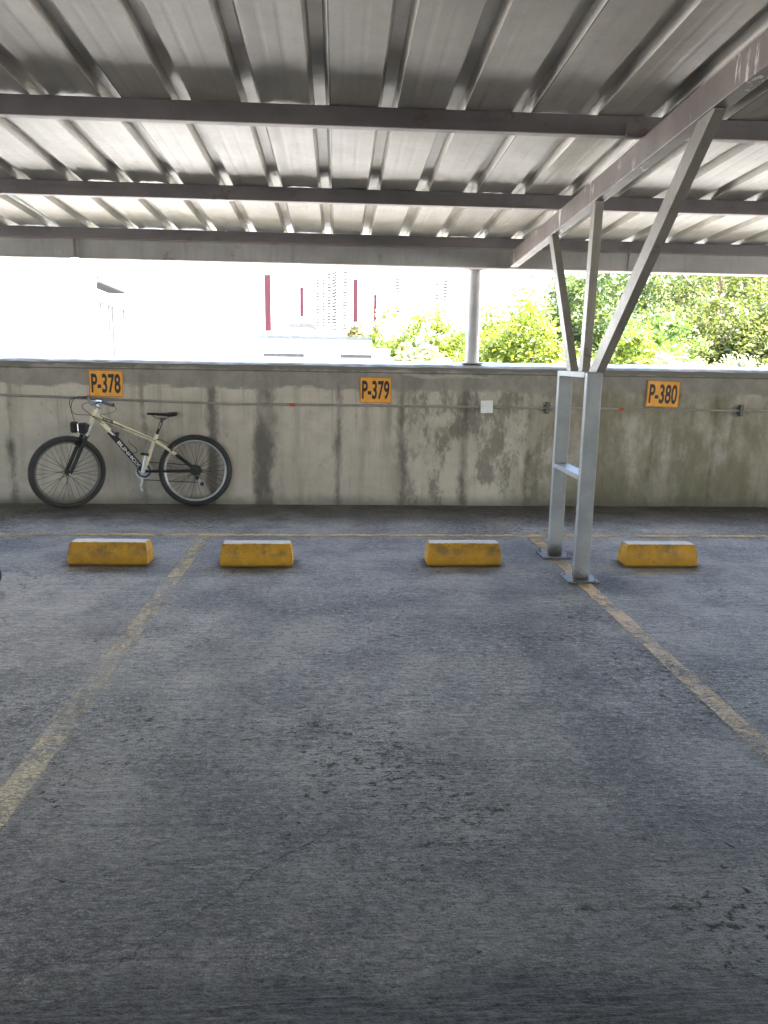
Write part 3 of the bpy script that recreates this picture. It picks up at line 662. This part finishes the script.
# black pouch pair on the fork crown
bg_ = MB()
for (cx, cy_, cz, sx, sy, sz) in ((.132, -.050, .735, .033, .045, .050), (.208, -.070, .728, .040, .045, .047)):
    mb2 = bmesh.new(); bmesh.ops.create_cube(mb2, size=2); bmesh.ops.bevel(mb2, geom=list(mb2.edges), offset=.55, segments=4, profile=.5, affect='EDGES')
    me_ = bpy.data.meshes.new('t'); mb2.to_mesh(me_); mb2.free(); me_.transform(Matrix.Translation((cx, cy_, cz)) @ Matrix.Diagonal((sx, sy, sz, 1))); bg_.b.from_mesh(me_); bpy.data.meshes.remove(me_)
bag = bg_.build('front_pouch', M_fabric, bike, smooth=True)
MB().tube([(.170, -.112, .765), (.172, -.112, .70)], .005, 8).build('buckle', M_chrome, bag, smooth=True)
# seat post, saddle
MB().tube([(.828, 0, .655), (.878, 0, .785), (.884, 0, .802)], .0135, 12).build('seat_post', M_black, bike, smooth=True)
MB().tube([(.852, -.0142, .718), (.874, -.0142, .775)], .0035, 6).build('seat_post_mark', M_chrome, bike)
sl = []
for t, hw, zt, th in ((.752, .012, .862, .016), (.765, .020, .866, .022), (.82, .024, .866, .024), (.88, .032, .864, .028), (.93, .055, .866, .036), (.975, .075, .872, .044), (1.008, .072, .874, .040), (1.022, .050, .868, .024)):
    L = []
    for k in range(14):
        a = 2 * math.pi * k / 14; L.append((t, hw * math.cos(a), zt - th / 2 + th / 2 * math.sin(a) * (1 if math.sin(a) > 0 else 1.1)))
    sl.append(L)
sad = MB().loft(sl).build('saddle', M_black, bike, smooth=True)
rl = MB()
for sy in (-1, 1): rl.tube([(.79, sy * .012, .845), (.84, sy * .022, .812), (.92, sy * .022, .812), (.975, sy * .03, .842)], .0035, 6)
rl.bar((.865, 0, .808), (.915, 0, .808), .05, .022, side=(0, 1, 0)); rl.build('saddle_rail', M_spoke, sad)
# cranks
ck = MB()
for k in range(5):
    a = 2 * math.pi * k / 5 + .3; ck.bar(BBp + Vector((0, .048, 0)), BBp + Vector((.062 * math.cos(a), .048, .062 * math.sin(a))), .004, .014, side=(0, 1, 0))
crank = ck.build('crankset', M_silver, bike)
def ring(r0, r1, y0, y1, N=44, teeth=0):
    mb = MB(); rr_ = []
    for k in range(N):
        a = 2 * math.pi * k / N; q = r1 + (teeth if k % 2 else 0); c_, s_ = math.cos(a), math.sin(a)
        rr_.append([mb.b.verts.new(BBp + Vector((r * c_, y, r * s_))) for r, y in ((r0, y0), (q, y0), (q, y1), (r0, y1))])
    for k in range(N):
        a, b = rr_[k], rr_[(k + 1) % N]
        for i in range(4): mb.b.faces.new((a[i], a[(i + 1) % 4], b[(i + 1) % 4], b[i]))
    return mb
ring(.064, .080, .046, .049, 64, .004).build('chainring', M_silver, crank)
ring(.048, .062, .040, .042, 52, .003).build('chainring', M_black, crank)
cu_ = Vector((.735, 0, .500)) - BBp; cu_.normalize()
MB().tube([BBp + Vector((0, -.055, 0)), BBp + cu_ * .06 + Vector((0, -.062, 0)), BBp + cu_ * .165 + Vector((0, -.068, 0))], [.019, .015, .013], 12).tube([BBp + Vector((0, -.045, 0)), BBp + Vector((0, -.066, 0))], .020, 14).build('crank_arm', M_silver, crank, smooth=True)
MB().tube([BBp + Vector((0, .058, 0)), BBp - cu_ * .165 + Vector((0, .066, 0))], [.017, .012], 12).build('crank_arm', M_silver, crank, smooth=True)
def pedal(c, tilt):
    mb = MB()
    for s_ in (-1, 1): mb.bar(c + Vector((s_ * .030, -.045, 0)), c + Vector((s_ * .030, .045, 0)), .010, .022, side=(1, 0, 0)); mb.bar(c + Vector((-.03, s_ * .045, 0)), c + Vector((.03, s_ * .045, 0)), .010, .020, side=(0, 1, 0))
    mb.tube([c + Vector((0, -.05, 0)), c + Vector((0, .05, 0))], .010, 10)
    T = Matrix.Translation(c) @ Matrix.Rotation(tilt, 4, 'Y') @ Matrix.Translation(-c); return mb.xf(T)
pedal(BBp + cu_ * .165 + Vector((0, -.128, 0)), R(10)).build('pedal', M_black, crank)
pedal(BBp - cu_ * .165 + Vector((0, .125, 0)), R(80)).build('pedal', M_chrome, crank)
chn = MB(); y_ = .046
chn.tube([BBp + Vector((0, y_, .083)), HUBR + Vector((0, y_, .045))], .0045, 6).tube([BBp + Vector((0, y_, -.083)), (1.185, y_, .215)], .0045, 6); chn.build('chain', M_spoke, bike)
rd = MB().bar((1.175, .060, .312), (1.185, .062, .262), .014, .026, side=(0, 1, 0)).bar((1.178, .060, .270), (1.225, .058, .195), .006, .016, side=(0, 1, 0)).bar((1.10, .060, .222), (1.222, .060, .205), .004, .008, side=(0, 1, 0))
rdo = rd.build('derailleur', M_chrome, bike)
for c_ in ((1.178, .055, .258), (1.222, .055, .200)): MB().tube([(c_[0], c_[1] - .006, c_[2]), (c_[0], c_[1] + .006, c_[2])], .019, 14).build('jockey_wheel', M_black, rdo)
# rear brake, bottle cage, pump clip
for sy in (-1, 1): MB().tube([(.955, sy * .052, .512), (.975, sy * .050, .555), (.985, sy * .030, .585)], .009, 8).build('brake_arm', M_black, bike, smooth=True)
MB().tube(curve([(.585, -.03, .615), (.60, -.03, .585), (.645, -.03, .545), (.655, -.03, .510), (.62, -.03, .500), (.585, -.03, .515)]), .0035, 6).build('bottle_cage', M_black, bike, smooth=True)
MB().box(.47, .505, -.03, .03, .655, .69, .006).build('tube_clamp', M_black, bike)

# ------------------------------------------------------------------ outside : buildings
def glz(name, x0, x1, y, z0, z1, parent, off, face='y', mat=None):
    return MB(off=off).box(x0, x1, y - .05, y + .02, z0, z1).build(name, mat or M_glass, parent)
# white house on the left, wall running away from the viewer
hx, hy = -4.0, 13.5; hd = Vector((-.067, 1, 0)).normalized(); hn = Vector((hd.y, -hd.x, 0))
house = thing('white_house', (hx, hy, -3), 'sunlit white house with grey canopy slab over a window, left beyond the wall', 'house')
house.matrix_world = Matrix.Translation((hx, hy, -3)) @ Matrix((hn, hd, Vector((0, 0, 1)))).transposed().to_4x4()
MB().box(-7, 0, -1.0, 4.6, 0, 5.19).box(-7, 0, -1.0, 0, 5.19, 8.2).box(-7, -.35, 0, 2.25, 5.19, 8.2).box(-7, 0, 2.25, 4.6, 5.19, 8.2).build('wall', M_white_wall, house)
MB().box(-.3, .06, .0, 2.24, 5.55, 5.66).build('canopy_slab', M_greytrim, house)
fz = MB()
for a in ((.0, 2.24, 5.31, 5.355), (.0, 2.24, 5.22, 5.265), (.1, .16, 4.9, 5.22), (.72, .86, 4.5, 5.22), (1.02, 1.10, 4.3, 5.22), (2.0, 2.2, 5.02, 5.22), (.2, .5, 4.66, 4.72)): fz.box(.005, .03, a[0], a[1], a[2], a[3])
wf = fz.build('window', M_greytrim, house); MB().box(.003, .008, .82, .98, 4.45, 5.24).build('pane', plain('pale_pane', (.07, .085, .07), .4), wf)
# far white blocks
def at(px, Y, pz=None):
    return px * Y
def block(label, Y, r0, r1, ztop, depth, strips=(), wins=(), name='apartment_block', pil=None):
    x0, x1 = r0 * Y, r1 * Y; cx = (x0 + x1) / 2
    t = thing(name, (cx, Y, -3), label, 'building'); off = (cx, Y, -3)
    MB(off=off).box(x0, x1, Y, Y + depth, -3, ztop).build('wall', M_white_wall, t)
    MB(off=off).box(x0 - .15, x1 + .15, Y - .15, Y + depth + .15, ztop, ztop + .3).build('roof', M_white_wall, t)
    for r, z0, z1, wd in strips:
        MB(off=off).box(r * Y - wd / 2, r * Y + wd / 2, Y - .12, Y - .002, 1.37 + z0 * Y, 1.37 + z1 * Y).build('pilaster', M_wred, t)
    for r, z0, z1, wd, n in wins:
        za, zb_ = 1.37 + z0 * Y, 1.37 + z1 * Y; st = (zb_ - za) / n
        for k in range(n): MB(off=off).box(r * Y - wd / 2, r * Y + wd / 2, Y - .04, Y - .002, za + k * st + st * .15, za + k * st + st * .80).build('window', M_winf, t)
    return t
M_winf = plain('far_window', (.022, .023, .021), .9, spec=.05)
block('white block with a tall maroon pilaster, nearest to the white house', 40, -.15, -.066, 9.5, 10, [(-.0875, .033, .101, .30)])
block('white block with a shorter maroon pilaster, left of the slender towers', 60, -.064, -.033, 9.0, 10, [(-.0455, .051, .087, .26)])
block('pale tower with six columns of narrow windows', 95, -.032, .0055, 16, 12, [], [(-.0295, .035, .098, .35, 16), (-.0255, .035, .098, .35, 16), (-.0185, .035, .098, .3, 16), (-.0115, .035, .105, .5, 18), (-.006, .035, .106, .4, 18), (-.0032, .035, .108, .3, 18)], 'apartment_tower')
block('slim white tower with one column of reddish windows', 100, .0062, .0135, 15, 10, [], [(.0085, .036, .108, .6, 18)], 'apartment_tower')
block('white block with a broad maroon pilaster above the reddish conifer', 60, .0140, .036, 9.5, 10, [(.0215, .046, .098, .34)])
block('low white block with a short maroon pilaster, right of the broad one', 66, .0365, .062, 8.6, 10, [(.0465, .045, .080, .27)])
block('white tower with a dashed window column beyond the hazy trees', 110, .064, .100, 17, 12, [], [(.0742, .048, .104, .7, 16)], 'apartment_tower')
block('white tower beside the round column with two dashed window columns', 112, .104, .150, 17, 12, [], [(.124, .048, .096, .5, 14), (.1345, .055, .100, .6, 12)], 'apartment_tower')
hut = thing('small_hut', (-1.6, 34, -3), 'small grey roofed hut above the hedge', 'hut'); oh = (-1.6, 34, -3)
MB(off=oh).box(-2.02, -1.08, 34, 36, -3, 2.65).build('wall', plain('hut_wall', (.42, .40, .38), .8), hut); MB(off=oh).box(-2.12, -.98, 33.9, 36.1, 2.65, 2.85).build('roof', M_greytrim, hut)
M_dcap = plain('dark_coping', (.038, .043, .046), .9, spec=.05)
# low white ramp parapets
for Y, x0, x1, zt, lab in ((20, -1.95, .85, 1.93, 'upper white ramp parapet with a grey coping beyond the wall'), (17.5, -1.7, 1.15, 1.60, 'lower white ramp parapet just beyond the wall')):
    t = thing('ramp_parapet', (0, Y, -3), lab, 'parapet'); off = (0, Y, -3)
    MB(off=off).box(x0, x1, Y, Y + .2, -3, zt - .09).build('wall', M_white_wall, t); MB(off=off).box(x0 - .03, x1, Y - .05, Y + .25, zt - .088, zt).build('coping', M_dcap if Y > 18 else M_white_wall, t)
    if Y < 18:
        for a, b in ((-1.65, -.75), (.05, .75)): MB(off=off).box(a, b, Y - .015, Y - .002, zt - .21, zt - .13).build('slot', M_greytrim, t)

# ------------------------------------------------------------------ outside : vegetation
def mat_leaf(name, dark, light, tl=.45, rough=.45):
    g = G(name); rnd = g.n('ShaderNodeNewGeometry').outputs['Random Per Island']
    n = g.noise(.9, 3, .6)
    f = g.math('ADD', g.math('MULTIPLY', rnd, .6), g.math('MULTIPLY', g.step(n, .3, .7), .4))
    c = g.mix(f, dark, light)
    t = g.n('ShaderNodeBsdfTranslucent'); g.set(t.inputs[0], g.mix(.5, c, (light[0] * 1.3, light[1] * 1.3, light[2] * .8)))
    mx = g.n('ShaderNodeMixShader'); mx.inputs[0].default_value = tl
    g.set(mx.inputs[1], g.bsdf(c, rough)); g.set(mx.inputs[2], t.outputs[0]); return g.done(mx.outputs[0])
L_lime = mat_leaf('leaf_lime', (.045, .075, .007), (.150, .180, .020))
L_green = mat_leaf('leaf_green', (.035, .075, .012), (.10, .17, .025))
L_dark = mat_leaf('leaf_dark', (.022, .045, .012), (.085, .115, .030), .42)
L_olive = mat_leaf('leaf_olive', (.032, .05, .010), (.115, .128, .030), .42)
L_pale = mat_leaf('leaf_pale', (.10, .12, .045), (.30, .30, .17))
L_red = mat_leaf('leaf_reddish', (.045, .065, .02), (.14, .10, .045))
L_haze = mat_leaf('leaf_bluish', (.05, .085, .06), (.11, .16, .11))
M_bark = plain('bark', (.10, .075, .05), .9, 0, .3, 8, .5)
def crown_mesh(name, rx, ry, rz, n_clump, n_leaf, ls, seed, shape='round'):
    r = np.random.default_rng(seed)
    d = r.normal(size=(n_clump, 3)); d /= np.linalg.norm(d, axis=1)[:, None]
    rad = r.uniform(.35, 1.0, n_clump) ** .6
    lump = 1 + .28 * np.sin(d[:, 0] * 3.1 + seed) * np.cos(d[:, 1] * 2.7 + seed * 2) + .22 * r.normal(size=n_clump) * .6
    c = d * (rad * lump)[:, None]
    if shape == 'cone': k = np.clip(1 - (c[:, 2] + 1) / 2.1, .06, 1); c[:, 0] *= k * 1.3; c[:, 1] *= k * 1.3
    c = c * np.array([rx, ry, rz])
    cs_ = r.uniform(.10, .26, n_clump) * (rx + rz) / 2
    ctr = np.repeat(c, n_leaf, 0) + r.normal(size=(n_clump * n_leaf, 3)) * np.repeat(cs_, n_leaf)[:, None] * np.array([1, 1, .7]) * .62
    N = len(ctr); nrm = r.normal(size=(N, 3)); nrm[:, 2] = np.abs(nrm[:, 2]) + .35; nrm /= np.linalg.norm(nrm, axis=1)[:, None]
    t = np.cross(nrm, r.normal(size=(N, 3))); t /= np.linalg.norm(t, axis=1)[:, None]; b = np.cross(nrm, t)
    s_ = ls * r.uniform(.55, 1.35, N)[:, None]
    V = np.stack([ctr - t * s_, ctr + b * s_ * .42 + nrm * s_ * .12, ctr + t * s_, ctr - b * s_ * .42 + nrm * s_ * .12], 1).reshape(-1, 3)
    me = bpy.data.meshes.new(name); me.vertices.add(4 * N); me.vertices.foreach_set('co', V.ravel())
    me.loops.add(4 * N); me.loops.foreach_set('vertex_index', np.arange(4 * N)); me.polygons.add(N)
    me.polygons.foreach_set('loop_start', np.arange(N) * 4); me.polygons.foreach_set('loop_total', np.full(N, 4)); me.update(); me.validate()
    return me
def tree(name, x, y, z0, ztop, rx, mat, label, cat, group=None, nc=60, nl=60, ls=.16, seed=1, ry=None, crown_base=None, shape='round', trunk=True):
    ry = ry or rx
    cb = z0 + (ztop - z0) * .30 if crown_base is None else crown_base
    rz = (ztop - cb) / 2 * .92; cz = (ztop + cb) / 2
    t = thing(name, (x, y, z0), label, cat, group)
    o = link('crown', crown_mesh('crown', rx, ry, rz, nc, nl, ls, seed, shape), mat, t); o.location = (0, 0, cz - z0)
    if trunk:
        r = random.Random(seed); h = cz - z0; tk = MB(); rr = max(.05, .028 * (ztop - z0))
        tk.tube([(0, 0, -.1), (r.uniform(-.1, .1), r.uniform(-.1, .1), h * .5), (r.uniform(-.2, .2), r.uniform(-.2, .2), h * 1.1)], [rr, rr * .8, rr * .45], 8)
        for k in range(6):
            a = r.uniform(0, 6.28); zz = h * r.uniform(.55, 1.0); tk.tube([(0, 0, zz), (math.cos(a) * rx * .4, math.sin(a) * rx * .4, zz + rz * .35), (math.cos(a) * rx * .75, math.sin(a) * rx * .75, zz + rz * .6)], [rr * .5, rr * .32, rr * .1], 6)
        tk.build('trunk', M_bark, t, smooth=True)
    return t
tree('broadleaf_tree', 2.35, 22, -3, 2.65, 1.6, L_lime, 'lime green leafy tree left of the round column', 'tree', nc=110, nl=150, ls=.075, seed=3)
tree('broadleaf_tree', 4.85, 20, -3, 2.95, 1.6, L_lime, 'lime green leafy tree right of the round column with a thin trunk', 'tree', nc=120, nl=150, ls=.075, seed=5)
tree('broadleaf_tree', 1.75, 23.5, -3, 2.35, 1.3, L_green, 'soft green tree rising behind the right end of the ramp parapets', 'tree', nc=80, nl=120, ls=.08, seed=41)
tree('broadleaf_tree', 3.9, 26, -3, 2.85, 1.7, L_green, 'mid green tree behind the round column between the lime trees', 'tree', nc=90, nl=120, ls=.085, seed=9)
tree('bush', 9.6, 24, -3, 2.85, 1.35, L_green, 'bright fresh green bush right of the big diagonal strut', 'bush', nc=80, nl=120, ls=.08, seed=8, crown_base=.2)
tree('bush', 7.0, 19, -3, 2.15, 1.25, L_lime, 'yellow green bush seen between the struts', 'bush', nc=80, nl=110, ls=.07, seed=12, crown_base=-.3)
tree('bush', 7.7, 17, -3, 1.62, 1.0, L_pale, 'low pale bleached bush right of the struts above the wall', 'bush', nc=60, nl=100, ls=.06, seed=14, crown_base=0)
tree('bush', 9.0, 17.5, -3, 1.60, 1.05, L_pale, 'low pale bush further right above the wall', 'bush', nc=60, nl=100, ls=.06, seed=15, crown_base=0)
tree('bush', 5.35, 17, -3, 1.60, .9, L_pale, 'low pale sunlit bush under the lime trees', 'bush', nc=36, nl=60, ls=.11, seed=16, crown_base=0)
tree('bush', 1.55, 16, -3, 1.65, .85, L_pale, 'low whitish bush at the right end of the ramp parapets', 'bush', nc=36, nl=60, ls=.11, seed=17, crown_base=0)
tree('conifer', .85, 36, -3, 3.35, .95, L_red, 'small cone shaped tree with reddish tips', 'tree', nc=50, nl=40, ls=.12, seed=18, shape='cone', crown_base=.5)
tree('conifer', 1.80, 38, -3, 3.05, .75, L_red, 'smaller greenish cone shaped tree right of the reddish one', 'tree', nc=40, nl=40, ls=.12, seed=19, shape='cone', crown_base=.5)
tree('broadleaf_tree', 4.6, 58, -3, 2.9, 2.4, L_haze, 'distant bluish green tree behind the lime trees', 'tree', nc=50, nl=60, ls=.3, seed=21)
tree('hedge', -1.2, 31.5, -3, 2.15, 1.25, L_green, 'clipped dark green hedge below the small hut', 'hedge', nc=40, nl=60, ls=.11, seed=22, ry=.6, crown_base=1.0)
def hz(x, y):
    t = min(1, max(0, (x - 6) / 16)) * min(1, max(0, (y - 36) / 26)); return -3.05 + 10.5 * t * t * (3 - 2 * t)
WOOD = [(11.9, 40, 5.6, 2.5, L_dark, 'dark green domed tree highest behind the struts'), (9.5, 42, 4.7, 2.4, L_olive, 'olive tree at the left foot of the wooded hill'),
        (14.6, 41, 7.6, 3.4, L_dark, 'dark dense tree with bare twigs behind the big diagonal strut'), (19.0, 38, 8.6, 3.7, L_olive, 'large olive tree with hanging foliage at the right'),
        (15.4, 33, 4.6, 2.5, L_olive, 'mid height olive tree on the hill slope above the pale bushes'), (23.0, 41, 9.5, 3.8, L_dark, 'tall dark green tree at the far right'),
        (17.6, 30, 4.2, 2.3, L_olive, 'olive green tree low at the right above the wall'), (12.4, 31, 3.5, 2.0, L_dark, 'small dark tree behind the fresh green bush'),
        (20.6, 33, 6.4, 2.8, L_dark, 'dark tree near the right edge of the hill'), (7.4, 33, 3.1, 1.6, L_lime, 'yellowish tree peeking between the thin struts')]
for i, (x, y, zt, rx, mt, lab) in enumerate(WOOD):
    z0 = hz(x, y); tree('woodland_tree', x, y, z0, zt, rx, mt, lab, 'tree', 'trees on the wooded hill', nc=130, nl=140, ls=.115, seed=30 + i, crown_base=max(z0, min(z0 + .6, zt - 4)))
# woodland undergrowth mass behind them
r = np.random.default_rng(5); parts = []
me = crown_mesh('wood', 15, 6, 5.2, 150, 110, .34, 77); o = tag(link('far_wood', me, L_dark), 'dense dark green wood covering the hill on the right', 'wood', kind='stuff'); o.location = (33, 52, 4.5)
# light poles
pl = tag(MB(off=(9.1, 25.5, -3)).tube([(8.75, 25.5, -3), (9.26, 25.5, 2.85)], [.075, .05], 10).build('lamp_pole', M_white_wall, smooth=True), 'thin leaning white pole right of the diagonal strut', 'pole'); pl.location = (9.1, 25.5, -3)
sp = thing('sign_pole', (2.2, 21, -3), 'thin white pole with a small blue sign among the lime leaves', 'pole')
MB().tube([(0, 0, 0), (.05, 0, 5.35)], .035, 8).build('pole', M_white_wall, sp, smooth=True); MB().box(-.14, .08, -.05, -.03, 4.78, 5.0).build('sign_panel', plain('blue_panel', (.10, .30, .60), .4), sp)
